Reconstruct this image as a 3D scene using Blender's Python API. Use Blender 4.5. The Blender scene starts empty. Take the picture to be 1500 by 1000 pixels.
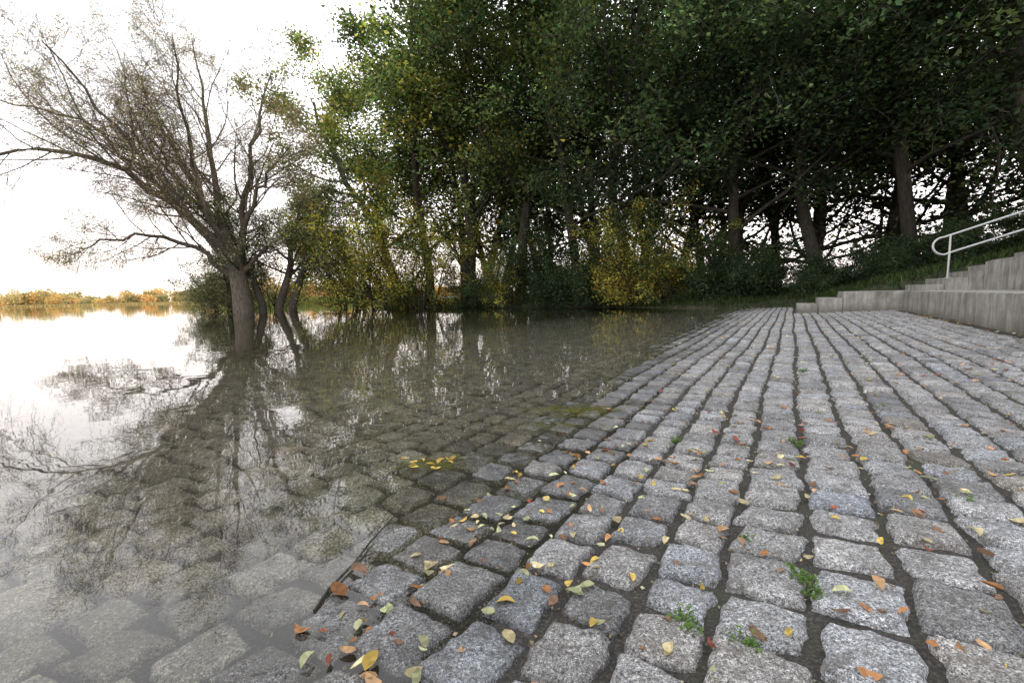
import bpy, math, random
import numpy as np
from mathutils import Matrix, Vector
rng=np.random.default_rng(7); random.seed(7)
TH=math.radians(31.6); CT=math.cos(TH); ST=math.sin(TH)
def ab2xy(a,b): return a*CT+b*ST, -a*ST+b*CT
def xy2ab(x,y): return x*CT-y*ST, x*ST+y*CT
def pave_z(a,b):
    a0=np.interp(b,[-3,0.2,0.6,1.5,2.6,5,9,14,18],[-0.7,-0.74,-0.86,-1.05,-1.02,-1.2,-1.42,-1.5,-1.3])
    z=0.04*(a-a0)
    z=z-0.03*np.maximum(-a-6,0)
    return z+0.003*np.sin(a*2.1+b*0.7)+0.0025*np.sin(b*1.7-a*1.1+1)+0.0015*np.sin(a*4.3-b*3.1)

# ---------------------------------------------------------------- materials
def newmat(name):
    m=bpy.data.materials.new(name); m.use_nodes=True; nt=m.node_tree; nt.nodes.clear()
    out=nt.nodes.new('ShaderNodeOutputMaterial'); return m,nt,out
def N(nt,t,**k):
    n=nt.nodes.new(t)
    for a,v in k.items(): setattr(n,a,v)
    return n
def ramp(nt,src,stops):
    r=N(nt,'ShaderNodeValToRGB'); e=r.color_ramp.elements
    while len(e)<len(stops): e.new(0.5)
    for i,(p,c) in enumerate(stops):
        e[i].position=p; e[i].color=(c[0],c[1],c[2],1) if not isinstance(c,(int,float)) else (c,c,c,1)
    nt.links.new(src,r.inputs[0]); return r.outputs[0]
def noise(nt,vec,scale,detail=4,rough=.6):
    n=N(nt,'ShaderNodeTexNoise'); n.inputs['Scale'].default_value=scale; n.inputs['Detail'].default_value=detail
    n.inputs['Roughness'].default_value=rough; nt.links.new(vec,n.inputs['Vector']); return n.outputs['Fac']
def mix(nt,f,a,b,mode='MIX'):
    m=N(nt,'ShaderNodeMix',data_type='RGBA',blend_type=mode)
    for s,v in ((0,f),(6,a),(7,b)):
        if hasattr(v,'is_output'): nt.links.new(v,m.inputs[s])
        elif s==0: m.inputs[0].default_value=v
        else: m.inputs[s].default_value=(v[0],v[1],v[2],1)
    return m.outputs[2]
def maprange(nt,v,a,b,c,d):
    m=N(nt,'ShaderNodeMapRange'); nt.links.new(v,m.inputs[0])
    for i,x in enumerate((a,b,c,d)): m.inputs[i+1].default_value=x
    return m.outputs[0]
def bump(nt,h,strength,dist,prev=None):
    b=N(nt,'ShaderNodeBump'); b.inputs['Strength'].default_value=strength; b.inputs['Distance'].default_value=dist
    nt.links.new(h,b.inputs['Height'])
    if prev is not None: nt.links.new(prev,b.inputs['Normal'])
    return b.outputs[0]
def geo(nt):
    g=N(nt,'ShaderNodeNewGeometry'); s=N(nt,'ShaderNodeSeparateXYZ'); nt.links.new(g.outputs['Position'],s.inputs[0])
    return g.outputs['Position'],s.outputs['Z']

def mat_stone():
    m,nt,out=newmat('granite_sett'); pos,z=geo(nt)
    p=N(nt,'ShaderNodeBsdfPrincipled')
    at=N(nt,'ShaderNodeAttribute',attribute_name='Col')
    gr=ramp(nt,noise(nt,pos,150,3,.7),[(.33,.22),(.44,.72),(.55,1.1),(.66,1.75)])
    gr2=ramp(nt,noise(nt,pos,420,1,.5),[(.36,.40),(.5,1.0),(.66,1.5)])
    c=mix(nt,1,at.outputs['Color'],gr,'MULTIPLY'); c=mix(nt,1,c,gr2,'MULTIPLY')
    big=ramp(nt,noise(nt,pos,9,4,.65),[(.3,.60),(.5,.93),(.7,1.25)])
    c=mix(nt,1,c,big,'MULTIPLY')
    dirt=ramp(nt,noise(nt,pos,26,4,.75),[(.47,0.0),(.67,.72)])
    c=mix(nt,dirt,c,(.098,.089,.072))
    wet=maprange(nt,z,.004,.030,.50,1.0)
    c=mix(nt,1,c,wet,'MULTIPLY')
    dep=maprange(nt,z,0.0,-.36,0.02,.9)  # murk with depth: silt plus light lost in the water, painted into colour
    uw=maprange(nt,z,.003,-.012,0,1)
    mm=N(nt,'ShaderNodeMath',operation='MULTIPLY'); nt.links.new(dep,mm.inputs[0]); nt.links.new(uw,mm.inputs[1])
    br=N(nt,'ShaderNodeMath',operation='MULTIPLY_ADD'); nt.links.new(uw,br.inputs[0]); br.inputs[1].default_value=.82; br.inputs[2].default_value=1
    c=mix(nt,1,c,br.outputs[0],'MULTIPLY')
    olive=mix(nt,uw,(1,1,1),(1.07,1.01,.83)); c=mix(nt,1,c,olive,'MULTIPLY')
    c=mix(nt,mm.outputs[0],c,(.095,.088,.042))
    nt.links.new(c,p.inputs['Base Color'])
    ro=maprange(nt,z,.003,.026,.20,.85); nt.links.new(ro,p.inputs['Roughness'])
    p.inputs['Specular IOR Level'].default_value=.4
    b=bump(nt,noise(nt,pos,55,4,.75),1,.012); b=bump(nt,noise(nt,pos,260,2,.6),.6,.002,b)
    nt.links.new(b,p.inputs['Normal']); nt.links.new(p.outputs[0],out.inputs[0]); return m
def mat_sand():
    m,nt,out=newmat('joint_soil'); pos,z=geo(nt); p=N(nt,'ShaderNodeBsdfPrincipled')
    c=ramp(nt,noise(nt,pos,160,3,.7),[(.35,(.010,.009,.008)),(.55,(.036,.031,.026)),(.7,(.11,.096,.078))])
    ms=ramp(nt,noise(nt,pos,3.5,3,.7),[(.52,0.0),(.68,.65)])
    c=mix(nt,ms,c,(.03,.042,.015))
    dep=maprange(nt,z,0.0,-.34,0.1,.8)  # soil tinted by depth to paint in the light the water absorbs
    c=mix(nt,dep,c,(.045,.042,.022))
    nt.links.new(c,p.inputs['Base Color']); p.inputs['Roughness'].default_value=.85
    b=bump(nt,noise(nt,pos,140,3,.7),1,.006); nt.links.new(b,p.inputs['Normal'])
    nt.links.new(p.outputs[0],out.inputs[0]); return m
def mat_ground():
    m,nt,out=newmat('bank_soil'); pos,z=geo(nt); p=N(nt,'ShaderNodeBsdfPrincipled')
    c=ramp(nt,noise(nt,pos,1.6,6,.7),[(.35,(.014,.018,.007)),(.5,(.024,.032,.011)),(.62,(.04,.034,.018)),(.75,(.10,.07,.03))])
    uw=maprange(nt,z,-.05,.08,1,0); c=mix(nt,uw,c,(.068,.063,.033))
    nt.links.new(c,p.inputs['Base Color']); p.inputs['Roughness'].default_value=.9
    b=bump(nt,noise(nt,pos,12,5,.7),1,.05); nt.links.new(b,p.inputs['Normal'])
    nt.links.new(p.outputs[0],out.inputs[0]); return m
def mat_water():
    m,nt,out=newmat('river_water'); pos,z=geo(nt)
    mp=N(nt,'ShaderNodeMapping'); nt.links.new(pos,mp.inputs[0]); mp.inputs['Scale'].default_value=(1,1.25,1); mp.inputs['Rotation'].default_value=(0,0,.3)
    v=mp.outputs[0]
    b=bump(nt,noise(nt,v,1.1,1,.5),1,.0035); b=bump(nt,noise(nt,v,5,1,.5),1,.0006,b)
    gl=N(nt,'ShaderNodeBsdfGlossy'); gl.inputs['Roughness'].default_value=.012; gl.inputs['Color'].default_value=(1,1,1,1)
    nt.links.new(b,gl.inputs['Normal'])
    tr=N(nt,'ShaderNodeBsdfTransparent'); tr.inputs['Color'].default_value=(.96,.955,.91,1)
    fr=N(nt,'ShaderNodeFresnel'); fr.inputs['IOR'].default_value=1.39; nt.links.new(b,fr.inputs['Normal'])
    mx=N(nt,'ShaderNodeMixShader'); nt.links.new(fr.outputs[0],mx.inputs[0]); nt.links.new(tr.outputs[0],mx.inputs[1]); nt.links.new(gl.outputs[0],mx.inputs[2])
    nt.links.new(mx.outputs[0],out.inputs[0]); return m
def mat_leaf(name,trans=.35):
    m,nt,out=newmat(name); at=N(nt,'ShaderNodeAttribute',attribute_name='Col')
    d=N(nt,'ShaderNodeBsdfDiffuse'); nt.links.new(at.outputs['Color'],d.inputs['Color'])
    if trans==0: nt.links.new(d.outputs[0],out.inputs[0]); return m
    t=N(nt,'ShaderNodeBsdfTranslucent')
    c=mix(nt,1,at.outputs['Color'],(1.6,1.6,.95),'MULTIPLY'); nt.links.new(c,t.inputs['Color'])
    mx=N(nt,'ShaderNodeMixShader'); mx.inputs[0].default_value=trans
    nt.links.new(d.outputs[0],mx.inputs[1]); nt.links.new(t.outputs[0],mx.inputs[2]); nt.links.new(mx.outputs[0],out.inputs[0]); return m
def mat_bark(name='bark',g=1.0):
    m,nt,out=newmat(name); pos,z=geo(nt); p=N(nt,'ShaderNodeBsdfPrincipled'); p.inputs['Roughness'].default_value=.9
    mp=N(nt,'ShaderNodeMapping'); nt.links.new(pos,mp.inputs[0]); mp.inputs['Scale'].default_value=(1,1,.2)
    f=noise(nt,mp.outputs[0],16,4,.7)
    c=ramp(nt,f,[(.35,(.022*g,.017*g,.012*g)),(.55,(.06*g,.05*g,.038*g)),(.72,(.11*g,.095*g,.075*g))])
    nt.links.new(c,p.inputs['Base Color']); nt.links.new(bump(nt,f,1,.05),p.inputs['Normal'])
    nt.links.new(p.outputs[0],out.inputs[0]); return m
def mat_concrete():
    m,nt,out=newmat('weathered_concrete'); pos,z=geo(nt); p=N(nt,'ShaderNodeBsdfPrincipled'); p.inputs['Roughness'].default_value=.85
    c=ramp(nt,noise(nt,pos,3,7,.65),[(.3,(.19,.18,.155)),(.5,(.31,.30,.265)),(.7,(.42,.41,.37))])
    mp=N(nt,'ShaderNodeMapping'); nt.links.new(pos,mp.inputs[0]); mp.inputs['Scale'].default_value=(1,1,.12)
    st=ramp(nt,noise(nt,mp.outputs[0],9,5,.7),[(.4,.6),(.62,1.05)]); c=mix(nt,1,c,st,'MULTIPLY')
    sp=ramp(nt,noise(nt,pos,120,3,.6),[(.35,.72),(.6,1.08)]); c=mix(nt,1,c,sp,'MULTIPLY')
    low=maprange(nt,z,.12,.30,.8,0); nz=N(nt,'ShaderNodeMath',operation='MULTIPLY'); nt.links.new(low,nz.inputs[0]); nt.links.new(ramp(nt,noise(nt,pos,6,4,.6),[(.3,0.2),(.6,1.0)]),nz.inputs[1])
    c=mix(nt,nz.outputs[0],c,(.07,.07,.045))
    nt.links.new(c,p.inputs['Base Color']); b=bump(nt,noise(nt,pos,50,6,.7),.6,.006); nt.links.new(b,p.inputs['Normal'])
    nt.links.new(p.outputs[0],out.inputs[0]); return m
def mat_metal():
    m,nt,out=newmat('galvanised_steel'); pos,z=geo(nt); p=N(nt,'ShaderNodeBsdfPrincipled')
    c=ramp(nt,noise(nt,pos,30,4,.6),[(.3,(.34,.35,.35)),(.7,(.50,.51,.51))]); nt.links.new(c,p.inputs['Base Color'])
    p.inputs['Metallic'].default_value=.75; p.inputs['Roughness'].default_value=.42
    nt.links.new(p.outputs[0],out.inputs[0]); return m
M_st=mat_stone(); M_sd=mat_sand(); M_gr=mat_ground(); M_wa=mat_water(); M_lf=mat_leaf('foliage',.42); M_fl=mat_leaf('dead_leaf',.15); M_lb=mat_leaf('opaque_foliage',0)  # back-tree foliage: opaque diffuse leaves, no translucency
M_bk=mat_bark('bark',.7); M_bw=mat_bark('willow_bark',1.7); M_co=mat_concrete(); M_me=mat_metal()

# ---------------------------------------------------------------- mesh builder (quads)
class MB:
    def __init__(s): s.V=[];s.F=[];s.M=[];s.C=[];s.S=[];s.n=0
    def add(s,V,F,mat=0,col=(1,1,1),smooth=True):
        V=np.asarray(V,dtype=np.float32); F=np.asarray(F,dtype=np.int32)
        s.V.append(V); s.F.append(F+s.n); s.n+=len(V); k=len(F)
        s.M.append(np.full(k,mat,np.int32)); s.S.append(np.full(k,smooth))
        c=np.asarray(col,dtype=np.float32)
        if c.ndim==1: c=np.tile(c[:3],(k,1))
        s.C.append(c)
    def mesh(s,name,mats):
        V=np.concatenate(s.V);F=np.concatenate(s.F);M=np.concatenate(s.M);C=np.concatenate(s.C);S=np.concatenate(s.S)
        me=bpy.data.meshes.new(name); me.vertices.add(len(V)); me.vertices.foreach_set('co',V.ravel())
        me.loops.add(F.size); me.loops.foreach_set('vertex_index',F.ravel())
        me.polygons.add(len(F)); me.polygons.foreach_set('loop_start',np.arange(0,F.size,4,dtype=np.int32))
        me.polygons.foreach_set('material_index',M); me.polygons.foreach_set('use_smooth',S)
        at=me.attributes.new('Col','FLOAT_COLOR','FACE')
        at.data.foreach_set('color',np.concatenate([C,np.ones((len(C),1),np.float32)],1).ravel().astype(np.float32))
        for m in mats: me.materials.append(m)
        me.update(calc_edges=True); me.validate(); return me
def obj(name,me,loc=(0,0,0),rz=0,sc=1,parent=None):
    o=bpy.data.objects.new(name,me); bpy.context.scene.collection.objects.link(o)
    o.location=loc; o.rotation_euler=(0,0,rz); o.scale=(sc,sc,sc) if isinstance(sc,(int,float)) else sc
    if parent: o.parent=parent
    return o
def tube(mb,pts,rad,sides,mat=0,col=(1,1,1)):
    pts=np.asarray(pts,float); n=len(pts)
    t=np.gradient(pts,axis=0); t/=np.linalg.norm(t,axis=1)[:,None]+1e-9
    ref=np.array([1,0,0.]) if abs(t[0][0])<.8 else np.array([0,1,0.])
    u=np.cross(t,ref); u/=np.linalg.norm(u,axis=1)[:,None]+1e-9; w=np.cross(t,u)
    ang=np.arange(sides)*2*math.pi/sides
    V=pts[:,None,:]+np.asarray(rad)[:,None,None]*(np.cos(ang)[None,:,None]*u[:,None,:]+np.sin(ang)[None,:,None]*w[:,None,:])
    i=np.arange(n-1)[:,None]*sides; j=np.arange(sides)[None,:]; j2=(j+1)%sides
    F=np.stack([i+j,i+j2,i+sides+j2,i+sides+j],-1).reshape(-1,4)
    mb.add(V.reshape(-1,3),F,mat,col)
def leaves(mb,C,L,W,col,mat=1,up=.7,droop=0.15):
    n=len(C); nr=rng.normal(size=(n,3)); nr[:,2]=np.abs(nr[:,2])+up; nr/=np.linalg.norm(nr,axis=1)[:,None]
    t=np.cross(nr,rng.normal(size=(n,3))); t/=np.linalg.norm(t,axis=1)[:,None]; b=np.cross(nr,t)
    s=rng.uniform(.65,1.3,n)[:,None]
    V=np.stack([C+t*L/2*s,C+b*W/2*s-nr*droop*L*s+t*L*.08*s,C-t*L/2*s,C-b*W/2*s-nr*droop*L*s+t*L*.08*s],1).reshape(-1,3)
    F=np.arange(4*n).reshape(n,4); mb.add(V,F,mat,col,False)
def nrm(v): return v/(np.linalg.norm(v)+1e-9)
def grow(mb,p,d,L,r,lvl,P,tips):
    n=P['seg'][lvl]; pts=[np.array(p,float)]; d=nrm(np.array(d,float))
    for i in range(n):
        d=nrm(d+rng.normal(size=3)*P['wob'][lvl]+np.array([0,0,P['up'][lvl]]))
        pts.append(pts[-1]+d*L/n)
    pts=np.array(pts); rad=np.linspace(r,max(r*P['tap'][lvl],P['rmin']),n+1)
    limb(mb,pts,rad,lvl,P,tips)
def limb(mb,pts,rad,lvl,P,tips):
    n=len(pts)-1
    tube(mb,pts,rad,P['sides'][lvl]); L=np.sum(np.linalg.norm(np.diff(pts,axis=0),axis=1))
    if lvl>=P['leaf']: tips.append(pts)
    if lvl==P['max']: return
    k=P['kids'][lvl]
    for j in range(k):
        t=P['t0'][lvl]+(1-P['t0'][lvl])*(j+rng.random())/k; x=min(t,.999)*n; i=int(x); f=x-i
        q=pts[i]*(1-f)+pts[i+1]*f; dd=nrm(pts[i+1]-pts[i]); rr=rad[i]*(1-f)+rad[i+1]*f
        perp=nrm(np.cross(dd,rng.normal(size=3))); a=math.radians(rng.uniform(*P['ang'][lvl]))
        nd=dd*math.cos(a)+perp*math.sin(a)
        l=L*rng.uniform(*P['len'][lvl])*(1.15-.55*t)
        grow(mb,q,nd,l,max(rr*P['rk'][lvl],P['rmin']),lvl+1,P,tips)
def pal(base,n,var=.25,hue=.12):
    b=np.array(base)[None,:]*np.exp(rng.normal(0,var,(n,1)))
    return b*(1+rng.normal(0,hue,(n,3))*np.array([1,.4,.6]))
def tipcolor(tips,per,cols,wts,var):
    C=[];K=[]
    for tp in tips:
        n=rng.poisson(per); 
        if n==0: continue
        x=rng.random(n)*(len(tp)-1.001); i=x.astype(int); f=(x-i)[:,None]
        C.append(tp[i]*(1-f)+tp[i+1]*f); ci=rng.choice(len(cols),p=wts)
        K.append(pal(np.array(cols[ci])*math.exp(rng.normal(0,var)),n))
    return np.concatenate(C),np.clip(np.concatenate(K),.004,.6)

def forest_tree(name,H,cols,wts,per=36,spread=1.0,low=.22,sig=.40,leafL=.195,k1=20,lean=(0,0),rt=.018,mat=None,mx=3,u1=.05):
    mb=MB(); tips=[]
    P=dict(seg=[9,6,4,3],wob=[.12,.17,.2,.25],up=[.10,u1,-.03,-.10],tap=[.25,.25,.3,.4],rmin=.012,sides=[9,6,4,3],leaf=min(2,mx),max=mx,
        kids=[k1,8,4,0],t0=[low,.25,.2,0],ang=[(45,85),(30,65),(30,70),(0,0)],len=[(.30*spread,.46*spread),(.32,.5),(.35,.55),(0,0)],rk=[.42,.5,.5,.5])
    grow(mb,(0,0,-.3),(lean[0],lean[1],1),H,H*rt,0,P,tips)
    C,K=tipcolor(tips,per,cols,wts,.42)
    C=C+rng.normal(size=C.shape)*np.array([sig,sig,sig*.7])
    ok=C[:,2]>.25; C=C[ok];K=K[ok]
    leaves(mb,C,leafL,leafL*.6,K)
    return mb.mesh(name,[M_bk,mat or M_lf])

G=(.108,.150,.060);G2=(.152,.188,.066);DG=(.038,.060,.031);DG2=(.058,.086,.043);GD=(.085,.118,.052);YG=(.27,.25,.06);YD=(.13,.135,.045);Y=(.44,.33,.06);OL=(.19,.20,.125);OR=(.30,.16,.045)
T=[forest_tree('t0',17,[G,G2,DG2,YG],[.4,.35,.17,.08]),
   forest_tree('t1',16,[G,G2,YG],[.38,.4,.22],lean=(.12,0)),
   forest_tree('t2',16,[DG,DG2,GD],[.40,.44,.16],spread=1.2,low=.18,k1=23,per=32,u1=-.01,rt=.016,leafL=.18),
   forest_tree('t3',15,[G,DG2,YG],[.4,.32,.28],low=.15,lean=(-.15,.05)),
   forest_tree('t4',15,[DG,DG2,GD],[.40,.44,.16],low=.28,lean=(-.38,.05),spread=1.25,k1=21,per=33,u1=-.02,rt=.019,leafL=.18)]
TB=[forest_tree('tb0',17,[DG2,G,YG],[.3,.3,.4],per=21,leafL=.30,mat=M_lb,mx=2,sig=.6,low=.14,k1=22),  # yellow share of back trees paints the wood's inner glow into leaf colour
    forest_tree('tb1',16,[DG,DG2,YD],[.36,.36,.28],per=28,leafL=.32,mat=M_lb,mx=2,sig=.65,low=.07,k1=24)]
TO=forest_tree('to',9,[OL,(.2,.2,.13),G],[.5,.3,.2],per=11,low=.30,k1=20,sig=.32,leafL=.14,lean=(.12,.05),rt=.034)
def shrub(name,H,cols,wts,nst=12,per=40,sp=.8,leafL=.13):
    mb=MB(); tips=[]
    P=dict(seg=[7,4,3],wob=[.14,.2,.25],up=[.02,-.02,-.06],tap=[.3,.3,.4],rmin=.008,sides=[5,4,3],leaf=1,max=2,kids=[11,4,0],t0=[.12,.2,0],
        ang=[(30,75),(30,70),(0,0)],len=[(.3,.5),(.35,.6),(0,0)],rk=[.5,.5,.5])
    for i in range(nst):
        a=rng.uniform(0,6.28); t=rng.uniform(.1,sp)
        grow(mb,(math.cos(a)*.12*H,math.sin(a)*.12*H,-.3),(math.cos(a)*t,math.sin(a)*t,1),H*rng.uniform(.7,1.1),.010*H,0,P,tips)
    C,K=tipcolor(tips,per,cols,wts,.35); C=C+rng.normal(size=C.shape)*.2; ok=C[:,2]>.02
    leaves(mb,C[ok],leafL,leafL*.6,K[ok]); return mb.mesh(name,[M_bk,M_lf])
SH=[shrub('s0',3.4,[YG,Y,G,DG2],[.22,.06,.40,.32],per=17),shrub('s1',2.8,[DG,DG2,GD],[.45,.45,.1],per=20),shrub('s2',3.0,[Y,OR,YG,G],[.3,.08,.37,.25],per=14)]
SO=shrub('s3',4.2,[OL,(.18,.19,.12),G],[.5,.3,.2],per=13,nst=9)
SY=shrub('s4',7.5,[(.32,.30,.06),Y,G2,G],[.48,.14,.23,.15],per=19,nst=10,leafL=.16)
SD=shrub('s5',6.5,[DG,DG2,GD],[.35,.45,.2],per=26,nst=11,sp=1.1,leafL=.17)

# ---------------------------------------------------------------- terrain
S=[ab2xy(-1.45,-40),ab2xy(-1.45,17.8),(5.2,20.5),(1,24),(-5,27.5),(-9,31),(-13,42),(-16,70),(-30,130),(-60,380)]
def shore_d(X,Yv):
    best=np.full(X.shape,1e9); sg=np.ones(X.shape)
    for (x0,y0),(x1,y1) in zip(S[:-1],S[1:]):
        dx,dy=x1-x0,y1-y0; L2=dx*dx+dy*dy
        t=np.clip(((X-x0)*dx+(Yv-y0)*dy)/L2,0,1); d=np.hypot(X-x0-t*dx,Yv-y0-t*dy)
        cr=dx*(Yv-y0)-dy*(X-x0)
        m=d<best-1e-9; best=np.where(m,d,best); sg=np.where(m,np.where(cr<0,1,-1),sg)
    return best*sg
def ground_z(X,Yv):
    X=np.asarray(X,float);Yv=np.asarray(Yv,float)
    a,b=xy2ab(X,Yv); d=shore_d(X,Yv)
    pz=pave_z(a,b)-.12
    hill=np.clip((a-.6)*.24,0,2.6)*np.clip((b-11)/3,0,1)
    land=.03+.22*np.clip(d/1.2,0,1)+.025*np.clip(d,0,40)+hill+.06*np.sin(X*1.3+Yv)*np.clip(d,0,1)+.05*np.sin(Yv*2.1-X*.6)*np.clip(d,0,1)
    wat=np.minimum(-.1+.07*np.maximum(d,-30),-.1)
    ds=np.maximum(b-17.9,np.minimum(b-14.9,a-.2))
    ds=np.maximum(ds,a-8)
    z=np.where(d>0,land,wat)
    near=(a>-9)&(b>-6)&(b<19)&(a<8.6)
    w=np.clip(ds/.5,0,1)
    zz=pz*(1-w)+z*w
    z=np.where(near,np.where(d>0,zz,np.minimum(pz,z)),z)
    far=np.clip((Yv-385)/8,0,1)*np.clip(-(X+30)/5,0,1)
    z=z*(1-far)+(.8)*far
    return z
def sg_axis(c,n,mx,k):
    t=np.linspace(-1,1,n); return c+np.sinh(t*k)/math.sinh(k)*mx
xs=sg_axis(4,300,2500,7.2); ys=sg_axis(14,300,2500,7.2)
GX,GY=np.meshgrid(xs,ys); GZ=ground_z(GX,GY)
mb=MB(); n=300; i=np.arange(n-1)[:,None]*n+np.arange(n-1)[None,:]; i=i.ravel()
F=np.stack([i,i+1,i+n+1,i+n],-1); mb.add(np.stack([GX.ravel(),GY.ravel(),GZ.ravel()],1),F)
obj('ground',mb.mesh('ground',[M_gr]))
mb=MB(); w=2500; mb.add([(-w,-w,0),(w,-w,0),(w,w,0),(-w,w,0)],[(0,1,2,3)]); obj('river_water',mb.mesh('river_water',[M_wa]))

# ---------------------------------------------------------------- cobblestones
pv=bpy.data.objects.new('cobblestone_pavement',None); bpy.context.scene.collection.objects.link(pv)
aa=np.arange(-9.6,2.2,.12); bb=np.arange(-2.2,18.2,.12); A,B=np.meshgrid(aa,bb)
X,Yv=ab2xy(A,B); Z=pave_z(A,B)-.016
nA=len(aa); i=(np.arange(len(bb)-1)[:,None]*nA+np.arange(nA-1)[None,:]).ravel()
mb=MB(); mb.add(np.stack([X.ravel(),Yv.ravel(),Z.ravel()],1),np.stack([i,i+1,i+nA+1,i+nA],-1)); obj('joint_soil',mb.mesh('joint_soil',[M_sd]),parent=pv)
st=[] 
a=-9.5
while a<2.0:
    wd=rng.uniform(.144,.182); 
    if a+wd>2.05: wd=2.13-a
    b=-2+rng.uniform(0,.15); 
    while b<17.95:
        ln=rng.uniform(.125,.195)
        if not(a+wd>.08 and b+ln>13.46): st.append((a+wd/2,b+ln/2,wd,ln))
        b+=ln
    a+=wd
st=np.array(st)
wig=lambda a,b:.012*np.sin(b*1.3+a*.8)+.006*np.sin(b*3.7+a*1.9)
def stones(sub,n,mb):
    k=len(sub)
    t=np.linspace(-1,1,n); u=np.sign(t)*np.abs(t)**.66
    U,Vv=np.meshgrid(u,u); U=U.ravel()[None,:];Vv=Vv.ravel()[None,:]
    c=rng.uniform(.02,.16,(k,1))
    x=U*np.sqrt(1-c*Vv**2); y=Vv*np.sqrt(1-c*U**2)
    ang=np.arctan2(y,x); r=np.maximum(np.abs(U),np.abs(Vv))
    ph=rng.uniform(0,6.28,(k,9)); am=rng.normal(0,1,(k,9))*np.array([.026]*5+[.015]*4)
    wob=sum(am[:,j:j+1]*np.sin((j+2)*ang+ph[:,j:j+1]) for j in range(9))
    gap=rng.uniform(.004,.019,(k,1))
    hx=(sub[:,2:3]-gap)/2; hy=(sub[:,3:4]-gap)/2
    x=x*(1+wob*r)+rng.normal(0,.08,(k,1))*y; y=y*(1+wob*r)+rng.normal(0,.08,(k,1))*x
    lx=x*hx; ly=y*hy; yaw=rng.normal(0,.04,(k,1))
    lx,ly=lx*np.cos(yaw)-ly*np.sin(yaw),lx*np.sin(yaw)+ly*np.cos(yaw)
    z=.003-.0035*r**2-.036*r**15+rng.normal(0,.0030,(k,1))+lx*rng.normal(0,.035,(k,1))+ly*rng.normal(0,.035,(k,1))
    if n>6:
        q=rng.uniform(0,6.28,(k,3)); fx=rng.uniform(40,110,(k,3)); fy=rng.uniform(40,110,(k,3))
        for j in range(3): z=z+.0013*np.sin(lx*fx[:,j:j+1]+q[:,j:j+1])*np.sin(ly*fy[:,j:j+1]+q[:,j:j+1]*2)
        z=z+rng.normal(0,.0008,z.shape)
        ed=np.clip((r-.6)/.4,0,1); lx=lx*(1+ed*rng.normal(0,.022,z.shape)); ly=ly*(1+ed*rng.normal(0,.022,z.shape))
    A=sub[:,0:1]+lx; B=sub[:,1:2]+ly; A=A+wig(A,B)*.8
    Zp=pave_z(sub[:,0:1],sub[:,1:2])+z
    X,Y_=ab2xy(A,B)
    V=np.stack([X,Y_,Zp],-1).reshape(-1,3)
    g=(np.arange(n-1)[:,None]*n+np.arange(n-1)[None,:]).ravel(); f=np.stack([g,g+1,g+n+1,g+n],-1)
    F=(f[None]+(np.arange(k)*n*n)[:,None,None]).reshape(-1,4)
    val=np.clip(rng.normal(.295,.048,(k,1)),.17,.42); tint=1+rng.normal(0,1,(k,1))*np.array([[.020,0,-.026]])
    col=val*tint*np.array([[1.0,1.0,.98]])
    mb.add(V,F,0,np.repeat(col,len(f),0))
sx,sy=ab2xy(st[:,0],st[:,1]); ds=np.hypot(sx,sy)
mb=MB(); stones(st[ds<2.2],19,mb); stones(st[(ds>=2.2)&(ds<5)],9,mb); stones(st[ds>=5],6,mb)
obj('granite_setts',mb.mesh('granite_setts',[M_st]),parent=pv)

# ---------------------------------------------------------------- concrete
import bmesh
def boxab(bm,a0,a1,b0,b1,z0,z1,bev=.012):
    r=bmesh.ops.create_cube(bm,size=1); vs=r['verts']
    for v in vs:
        a=a0+(v.co.x+.5)*(a1-a0); b=b0+(v.co.y+.5)*(b1-b0); z=z0+(v.co.z+.5)*(z1-z0)
        x,y=ab2xy(a,b); v.co=(x,y,z)
    es=set(e for v in vs for e in v.link_edges)
    bmesh.ops.bevel(bm,geom=list(es),offset=bev,segments=2,affect='EDGES')
def bmobj(name,bm,mat,parent=None):
    me=bpy.data.meshes.new(name); bm.to_mesh(me); bm.free(); me.materials.append(mat); return obj(name,me,parent=parent)
bm=bmesh.new(); b=13.46
while b>-4:
    boxab(bm,2.15,3.38,b-2.4+.012,b,-.1,.57); b-=2.4
boxab(bm,1.05,2.44,13.47,15.2,-.1,.572)
bmobj('concrete_retaining_wall',bm,M_co)
bm=bmesh.new(); b=13.3
while b>-4:
    boxab(bm,3.40,5.2,b-3+.012,b,-.1,1.15); boxab(bm,5.21,8.5,b-3+.008,b,-.1,1.5); b-=3
bmobj('concrete_seating_terrace',bm,M_co)
bm=bmesh.new()
boxab(bm,.56,1.045,13.475,15.2,-.1,.42); boxab(bm,.10,.555,13.48,15.2,-.1,.27)
bmobj('concrete_steps',bm,M_co)
bm=bmesh.new()
for i in range(9): boxab(bm,2.45+.38*i,2.82+.38*i+.006,13.46,15.2,-.1,.57+.135*(i+1),.008)
bmobj('concrete_steps',bm,M_co)
hr=bpy.data.objects.new('handrail',None); bpy.context.scene.collection.objects.link(hr)
def RP(a,z,b=13.62): x,y=ab2xy(a,b); return (x,y,z)
up=lambda a:1.75+.36*(a-2.87); r=.19
path=[RP(6.5,up(6.5)),RP(5,up(5)),RP(3.6,up(3.6)),RP(2.95,up(2.95))]
for t in np.linspace(0,1,11):
    an=math.pi/2+math.pi*t; path.append(RP(2.80+math.cos(an)*r*1.0+.02*t,up(2.80)-r+math.sin(an)*r))
path+= [RP(2.95,up(2.95)-.38),RP(3.6,up(3.6)-.38),RP(5,up(5)-.38),RP(6.5,up(6.5)-.38)]
mb=MB(); tube(mb,path,[.023]*len(path),12); obj('rails',mb.mesh('rails',[M_me]),parent=hr)
mb=MB()
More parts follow.
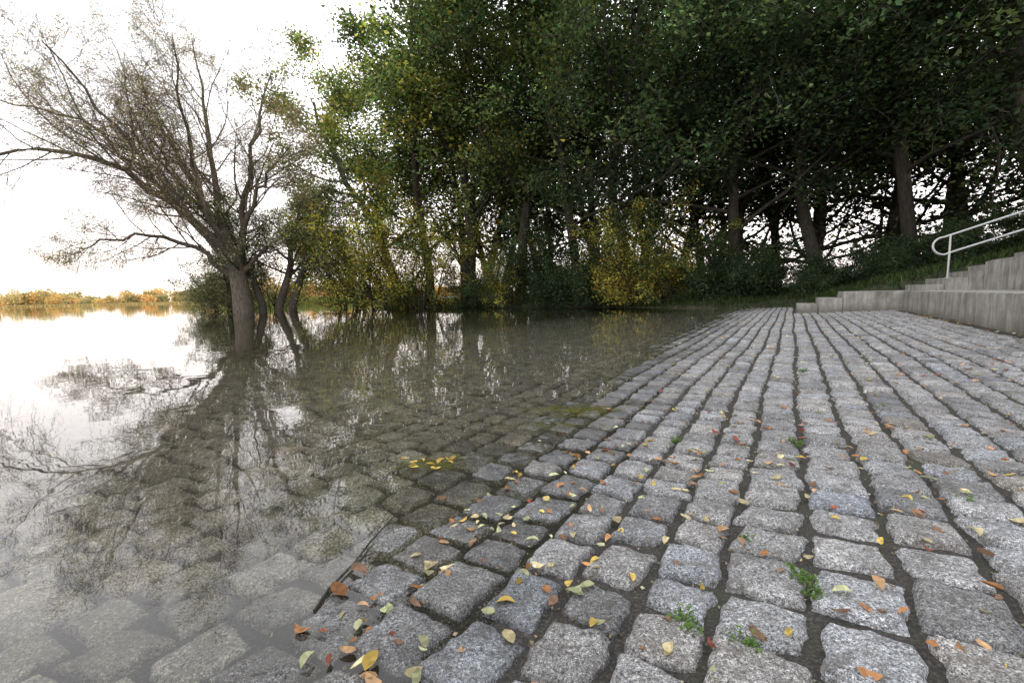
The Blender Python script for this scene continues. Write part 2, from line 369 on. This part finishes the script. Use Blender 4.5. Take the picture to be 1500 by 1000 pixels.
for a in (2.9,4.7,6.4):
    zb=.57+.135*(int((a-2.45)/.38)+1)
    tube(mb,[RP(a,zb-.02),RP(a,(zb+up(a))/2),RP(a,up(a))],[.021]*3,12); tube(mb,[RP(a,zb),RP(a,zb+.008),RP(a,zb+.012)],[.055,.055,.02],12)
obj('posts',mb.mesh('posts',[M_me]),parent=hr)

# ---------------------------------------------------------------- flooded willow
mb=MB(); tips=[]
P=dict(seg=[10,8,5,5],wob=[.1,.13,.17,.2],up=[.0,.05,-.01,-.12],tap=[.2,.2,.3,.4],rmin=.0058,sides=[8,5,3,3],leaf=2,max=3,
   kids=[17,11,9,0],t0=[.22,.15,.15,0],ang=[(25,60),(25,60),(25,60),(0,0)],len=[(.34,.52),(.32,.5),(.42,.70),(0,0)],rk=[.38,.45,.5,.5])
trunk=np.array([(.05,0,-1),(0,0,0),(-.08,.05,1),(-.2,.05,2),(-.35,.1,2.9),(-.5,.1,3.6)])
tube(mb,trunk,[.78,.60,.52,.48,.42,.3],14)
LM=[[(-.2,0,2.0),(-1.2,0,4.0),(-2.7,-.5,6.0),(-6.7,-1,8.9),(-10.9,-1.5,9.7),(-14,-2,8.6)],
 [(-.4,0,2.8),(-2,.5,6.5),(-4.6,1,11.4),(-6.4,1.2,15.2)],
 [(-.3,0,3),(-1.4,.5,6),(-2.1,1.5,10.6),(-2.9,2,16.6)],
 [(-.2,0,2.8),(.6,-.3,5.3),(2.4,-1,7.8),(4.2,-1.4,9.2)],
 [(-.3,0,1.9),(-1.6,-1,3.8),(-3.8,-2.4,4.6),(-6.6,-3.4,3.6)],
 [(-.2,.2,3),(.3,1,8),(1.0,2,12.5),(1.3,3,15)],
 [(-.6,0,3.6),(-2.6,1.5,6),(-6,3,9.5),(-10,4,13.2)],
 [(-.1,0,2.2),(1.3,1,4),(3,2.5,6)],
 [(-.4,.2,3),(-2,-2,6.5),(-4,-4,10),(-5,-5.5,13)],
 [(-.4,.2,3),(-.8,-2,7),(0,-4,11),(.5,-5,13)],
 [(-.4,.2,3),(-3,3,6),(-6,6,8.5),(-8,8,9.5)],
 [(-1.2,0,4),(-4,-.5,7.6),(-8.5,-1,11.5),(-12.5,-1,12.2)]]
for k,l in enumerate(LM):
    l=np.array(l,float); s=np.r_[0,np.cumsum(np.linalg.norm(np.diff(l,axis=0),axis=1))]; u=np.linspace(0,s[-1],13)
    pts=np.stack([np.interp(u,s,l[:,j]) for j in range(3)],1)
    pts[1:-1]=(pts[:-2]+2*pts[1:-1]+pts[2:])/4; pts[2:]+=rng.normal(0,.12,(11,3))
    r0=[.30,.24,.26,.21,.17,.22,.19,.15,.18,.16,.18,.16][k]
    limb(mb,pts,np.linspace(r0,.03,13),0,P,tips)
C,K=tipcolor(tips,4,[(.34,.27,.17),(.30,.30,.15),(.40,.29,.19)],[.4,.4,.2],.22)
C=C+rng.normal(size=C.shape)*.16; leaves(mb,C,.11,.03,K,1,.2)
obj('willow_tree',mb.mesh('willow',[M_bw,M_lf]),(-16.4,28,0))
for (x,y,s,rz) in [(-15.5,28.5,.86,2.5),(-14.8,28.9,.9,.6),(-13.9,29.0,.88,5.9),(-19.0,31,.7,5.1)]:
    obj('flooded_tree',TO,(x,y,-.2),rz,s)
for (x,y,s,rz) in [(-18.4,30.5,1.0,.3),(-19.9,32,.85,2.1),(-16.6,32,1.0,4),(-21.5,33,.7,3)]:
    obj('willow_shrub',SO,(x,y,-.3),rz,s)

# ---------------------------------------------------------------- forest
def put(name,me,x,y,rz,sc): obj(name,me,(x,y,float(ground_z(x,y))-.05),rz,sc)
front=[(-7.9,32,1,1.2,2.6),(-5.2,29.4,3,1.15,0),(-2.4,28.4,0,1.2,2),(.6,26.6,0,1.1,4),(3.9,24.8,2,1.1,1),(7.0,22.6,4,1.1,.3),(10.0,21,2,1.08,5),(13.4,19.0,4,1.05,-.5),(15.9,18,2,1.05,.5),(19.5,16.5,4,1.1,1),(17.8,13,2,1.0,3.5)]
for i,(x,y,v,s,rz) in enumerate(front): put('sun_blocking_tree',T[v],x,y,rz,s)
for k in range(28):
    r=k//14; c=k%14; x=-3.5+c*2.9+rng.normal(0,.6)+r*1.5; y=34.5-c*1.2+r*5+rng.normal(0,.8)
    put('sun_blocking_tree',TB[0 if c<6 else 1],x,y,rng.uniform(0,6.28),rng.uniform(.9,1.15))
for (x,y,s,rz) in [(-11.0,32,.8,0),(-9.2,30.6,.95,1),(-7.4,29.2,.9,2),(-5.4,28.1,.75,3),(6.3,20.5,.6,1),(-1.5,26.8,.6,5)]:
    put('yellow_maple_shrub',SY,x,y,rz,s)
for (x,y,s,rz) in [(1.2,25.4,.7,2),(3.8,23.2,.65,3),(9.2,19.8,.55,5),(20,14.5,.8,1)]:
    put('undergrowth_shrub',SD,x,y,rz,s)
for (x,y,v,s) in [(-6.4,28.4,0,.6),(-2.2,26.2,1,.7),(-.2,25,0,.7),(2,23.6,1,.8),(4,22,1,.8),(5.6,20.7,2,.9),(7,19.9,0,.75),(8.5,18.9,1,.7),(10,18.4,1,.65),(11.8,17.6,1,.6),(13.2,16.4,1,.55),(14.6,15.3,1,.55),(16,14.0,1,.6),(17.2,12.6,1,.7),(10.6,16.4,1,.4),(12.4,14.9,1,.4),(13.6,13.9,1,.45),(15,12.4,1,.5)]:
    put('shrub',SH[v],x,y,rng.uniform(0,6.28),s)
# unseen trees added behind the viewpoint to keep low sun off the paving
sd=np.array([.6,-.8]); pdv=np.array([.8,.6])
for k in range(12):
    q=sd*(44+rng.uniform(-2,2))+pdv*(-34+k*6.0)
    obj('sun_blocking_tree',TB[k%2],(q[0],q[1],.3),rng.uniform(0,6.28),1.4)

# distant wooded shore
mb=MB(); Cs=[];Ks=[]
for k in range(420):
    x=-760+k*1.75+rng.normal(0,3); y=402+rng.uniform(0,45); h=rng.uniform(9,20)*(.75+.35*math.sin(x*.021)+.2*math.sin(x*.07)); wd=rng.uniform(4,8)
    m=150; c=np.stack([rng.normal(x,wd*.5,m),rng.normal(y,wd*.4,m),.6+np.abs(rng.beta(1.5,1.7,m))*h],1); Cs.append(c)
    base=[(.46,.33,.15),(.38,.31,.16),(.52,.33,.15),(.24,.23,.13)][rng.choice(4)]; Ks.append(pal(base,m,.12,.04))  # pale warm tones put low sunlight and distance haze into the leaf colours
leaves(mb,np.concatenate(Cs),2.0,1.7,np.clip(np.concatenate(Ks),.01,.6),0,.1); obj('distant_treeline',mb.mesh('distant_treeline',[M_lf]))
# reeds / low islet
mb=MB()
def blades(mb,x,y,z,h,w,cols,mat=0):
    n=len(x); a=rng.uniform(0,6.28,n); dx=np.cos(a);dy=np.sin(a); l=rng.normal(0,.3,(n,2))*h[:,None]
    base=np.stack([x,y,z],1); d=np.stack([dx,dy,0*dx],1)*w[:,None]/2
    top=base+np.stack([l[:,0],l[:,1],h],1); mid=base+np.stack([l[:,0]*.35,l[:,1]*.35,h*.55],1)
    V=np.stack([base-d,base+d,mid+d*.8,mid-d*.8,top+d*.1,top-d*.1],1).reshape(-1,3)
    k=np.arange(n)[:,None]*6; F=np.concatenate([k+np.array([[0,1,2,3]]),k+np.array([[3,2,4,5]])],1).reshape(-1,4)
    mb.add(V,F,mat,np.repeat(cols,2,0),False)
n=9000; x=rng.uniform(-34,-15,n); y=62+rng.normal(0,2.2,n)+(x+25)*.3
blades(mb,x,y,np.full(n,-.05),rng.uniform(.4,1.2,n),np.full(n,.07),np.clip(pal((.15,.165,.06),n),.01,.5)); 
n=9000; x=rng.uniform(-230,-50,n); y=200+rng.normal(0,4,n)
blades(mb,x,y,np.full(n,-.05),rng.uniform(.4,1.0,n),np.full(n,.35),np.clip(pal((.26,.20,.10),n),.01,.5)); 
obj('reed_bed',mb.mesh('reed_bed',[M_lf]))
# bank grass
mb=MB(); n=150000; x=rng.uniform(-9,24,n); y=rng.uniform(9,32,n); d=shore_d(x,y); a,b=xy2ab(x,y)
dsv=np.maximum(b-18.0,np.minimum(b-15.2,a-.1)); ok=(d>-.1)&(dsv>0)&(d<13)&(a<9); x,y=x[ok],y[ok]
blades(mb,x,y,ground_z(x,y)-.02,rng.uniform(.06,.28,len(x)),np.full(len(x),.025),np.clip(pal((.040,.058,.022),len(x),.4),.006,.3)); obj('grass',mb.mesh('grass',[M_lf]))

# ---------------------------------------------------------------- fallen leaves etc.
mb=MB()
def fallen(mb,x,y,s,col,z=None):
    a,b=xy2ab(x,y); z0=max(float(pave_z(a,b))+.001,.003) if z is None else z
    n=6; t=np.linspace(-1,1,n); wv=np.sqrt(np.clip(1-t**2,0,1))**1.1*rng.uniform(.34,.60)*(1-.25*t)
    wv[0]=.02; wv[-1]=.02
    L=s/2; cu=rng.uniform(-.35,.6); fo=rng.uniform(0,.7); yw=rng.uniform(0,6.28); bend=rng.normal(0,.15)
    V=[]
    for ti,wi in zip(t,wv):
        for e in (-1,0,1):
            V.append((ti*L,(e*wi+bend*ti*ti)*L,(cu*ti*ti+fo*abs(e)*wi+rng.uniform(0,.08))*L*.9))
    V=np.array(V); R=np.array(Matrix.Rotation(yw,3,'Z')@Matrix.Rotation(rng.normal(0,.15),3,'X')@Matrix.Rotation(rng.normal(0,.15),3,'Y'))
    V=V@R.T; V[:,2]-=V[:,2].min(); V+=np.array([x,y,z0+.001])
    F=[]
    for i in range(n-1):
        for e in (0,1): k=i*3+e; F.append((k,k+1,k+4,k+3))
    c=np.array(col)*math.exp(rng.normal(0,.28)); cc=np.tile(c,(len(F),1))*np.exp(rng.normal(0,.16,(len(F),1))); mb.add(V,F,0,np.clip(cc,0,.7),True)
LC=[(.42,.30,.08),(.42,.36,.21),(.30,.15,.07),(.22,.08,.055),(.34,.35,.20),(.19,.12,.08),(.38,.24,.13)]
LW=[.13,.20,.19,.06,.13,.16,.13]
def scat(n,fa,fb,smin=.018,smax=.042):
    for _ in range(n):
        a=fa();b=fb(); x,y=ab2xy(a,b); fallen(mb,x,y,rng.uniform(smin,smax),LC[rng.choice(7,p=LW)])
scat(330,lambda:rng.uniform(-.85,1.3),lambda:rng.uniform(.3,2.6))
scat(80,lambda:rng.normal(-.62,.16),lambda:rng.uniform(.35,2.0))
scat(360,lambda:rng.uniform(-.9,2.1),lambda:rng.uniform(1,5),.02,.045)
scat(320,lambda:rng.uniform(-1.2,2.1),lambda:rng.uniform(4,16),.03,.06)
scat(60,lambda:2.1-abs(rng.normal(0,.1)),lambda:rng.uniform(3,13),.04,.07)
for (x,y,n,s,cs) in [(-.2,1.10,7,.05,[2,6,5,1]),(-.33,1.80,12,.042,[0]),(-.02,.88,6,.042,[0,1,4]),(-.42,.98,3,.06,[5,2]),(-.1,1.28,14,.034,[1,4]),(-.2,.72,6,.042,[0,6,1])]:
    for _ in range(n): fallen(mb,x+rng.normal(0,.08),y+rng.normal(0,.06),s*rng.uniform(.6,1.1),LC[cs[rng.integers(len(cs))]])
obj('fallen_leaves',mb.mesh('fallen_leaves',[M_fl]))
mb=MB(); n=7000; a=rng.uniform(-1.0,2.0,n); b=rng.uniform(.2,4,n)**1.0; x,y=ab2xy(a,b); C=np.stack([x,y,pave_z(a,b)-.011+rng.uniform(0,.004,n)],1)
leaves(mb,C,.010,.007,np.clip(pal((.2,.17,.11),n,.5),.01,.5),0,.5); obj('joint_grit',mb.mesh('joint_grit',[M_fl]))
mb=MB()
for (x0,y0,n,sg) in [(.386,2.58,160,.12),(-.34,1.80,60,.07),(.15,2.3,50,.1)]:
    for _ in range(n):
        x=x0+rng.normal(0,sg);y=y0+rng.normal(0,sg*.5); aa_=rng.uniform(0,6.28); L=rng.uniform(.02,.07)
        a,b=xy2ab(x,y); z=max(.004,float(pave_z(a,b))+.003)
        tube(mb,[(x,y,z),(x+math.cos(aa_)*L,y+math.sin(aa_)*L,z+.002),(x+math.cos(aa_+.4)*2*L,y+math.sin(aa_+.4)*2*L,z+.001)],[.0012,.0012,.0008],3,0,(.14,.14,.04))
obj('floating_plant_debris',mb.mesh('floating_plant_debris',[M_fl]))
mb=MB(); p=np.array([(-.445,.93,.003),(-.44,1.0,.006),(-.415,1.10,.008),(-.405,1.2,.008),(-.38,1.33,.007),(-.355,1.46,.007)])
tube(mb,p,[.003,.0036,.003,.0025,.002,.0015],8); tube(mb,[(-.415,1.10,.008),(-.39,1.125,.012),(-.375,1.14,.012)],[.002,.0015,.001],6)
obj('fallen_branch',mb.mesh('fallen_branch',[M_bk]))
def weed(x,y,s):
    mb=MB(); 
    for k in range(int(16)):
        a=rng.uniform(0,6.28); el=rng.uniform(.25,1.1); L=s*rng.uniform(.5,1)
        d=np.array([math.cos(a)*math.cos(el),math.sin(a)*math.cos(el),math.sin(el)])
        tube(mb,[(0,0,0),d*L*.5,d*L+np.array([0,0,-.1*L])],[.0008,.0007,.0005],3,0,(.10,.17,.04))
        m=7; f=rng.uniform(.3,1.05,m)[:,None]; C=d*L*f+rng.normal(0,s*.07,(m,3)); leaves(mb,C,s*.26,s*.13,np.clip(pal((.12,.20,.06),m,.2),0,.5),0,.6)
    a_,b_=xy2ab(x,y); obj('weed_plant',mb.mesh('weed',[M_lf]),(x,y,float(pave_z(a_,b_))-.006))
for (x,y,s) in [(.627,.95,.042),(.62,.89,.032),(.324,.835,.042),(.41,.768,.036),(1.276,1.24,.042),(.713,1.95,.04),(1.156,1.816,.045),(1.9,2.3,.04),(-.16,.68,.03),(2.2,3.4,.05),(.60,1.12,.025)]: weed(x,y,s)

# ---------------------------------------------------------------- light
SE=math.radians(6.5); AZ=math.radians(143)
sc=bpy.context.scene; w=bpy.data.worlds.new('World'); sc.world=w; w.use_nodes=True; nt=w.node_tree; nt.nodes.clear()
out=nt.nodes.new('ShaderNodeOutputWorld'); bg=nt.nodes.new('ShaderNodeBackground')
sky=nt.nodes.new('ShaderNodeTexSky'); sky.sky_type='NISHITA'; sky.sun_disc=False; sky.sun_elevation=SE; sky.sun_rotation=AZ; sky.dust_density=2.5
tc=nt.nodes.new('ShaderNodeTexCoord'); sp=nt.nodes.new('ShaderNodeSeparateXYZ'); nt.links.new(tc.outputs['Generated'],sp.inputs[0])
haze=ramp(nt,sp.outputs['Z'],[(0,(.80,.70,.64)),(.10,(.88,.81,.79)),(.35,(.96,.94,.98)),(.75,(.74,.75,.80))])
sclr=nt.nodes.new('ShaderNodeVectorMath'); sclr.operation='SCALE'; nt.links.new(haze,sclr.inputs[0]); sclr.inputs['Scale'].default_value=25
c=mix(nt,.88,sky.outputs[0],sclr.outputs[0]); nt.links.new(c,bg.inputs[0]); bg.inputs[1].default_value=.12; nt.links.new(bg.outputs[0],out.inputs[0])
L=bpy.data.lights.new('sun','SUN'); L.energy=3.0; L.angle=math.radians(.6); L.color=(1,.82,.6); lo=bpy.data.objects.new('sun',L); sc.collection.objects.link(lo)
dv=Vector((math.sin(AZ)*math.cos(SE),math.cos(AZ)*math.cos(SE),math.sin(SE))); lo.rotation_euler=dv.to_track_quat('Z','Y').to_euler()
# ---------------------------------------------------------------- camera
cam=bpy.data.cameras.new('camera'); co=bpy.data.objects.new('camera',cam); sc.collection.objects.link(co); sc.camera=co
cam.lens=16; cam.sensor_width=36; cam.clip_start=.02; cam.clip_end=6000
p=math.radians(5.87); r=math.radians(1.26)
Fw=Vector((0,math.cos(p),-math.sin(p))); R0=Vector((1,0,0)); U0=R0.cross(Fw)
R1=R0*math.cos(r)-U0*math.sin(r); U1=R1.cross(Fw)
m=Matrix((R1,U1,-Fw)).transposed().to_4x4(); m.translation=Vector((0,0,.68)); co.matrix_world=m
sc.view_settings.view_transform='Standard'; sc.view_settings.look='None'; sc.view_settings.exposure=0
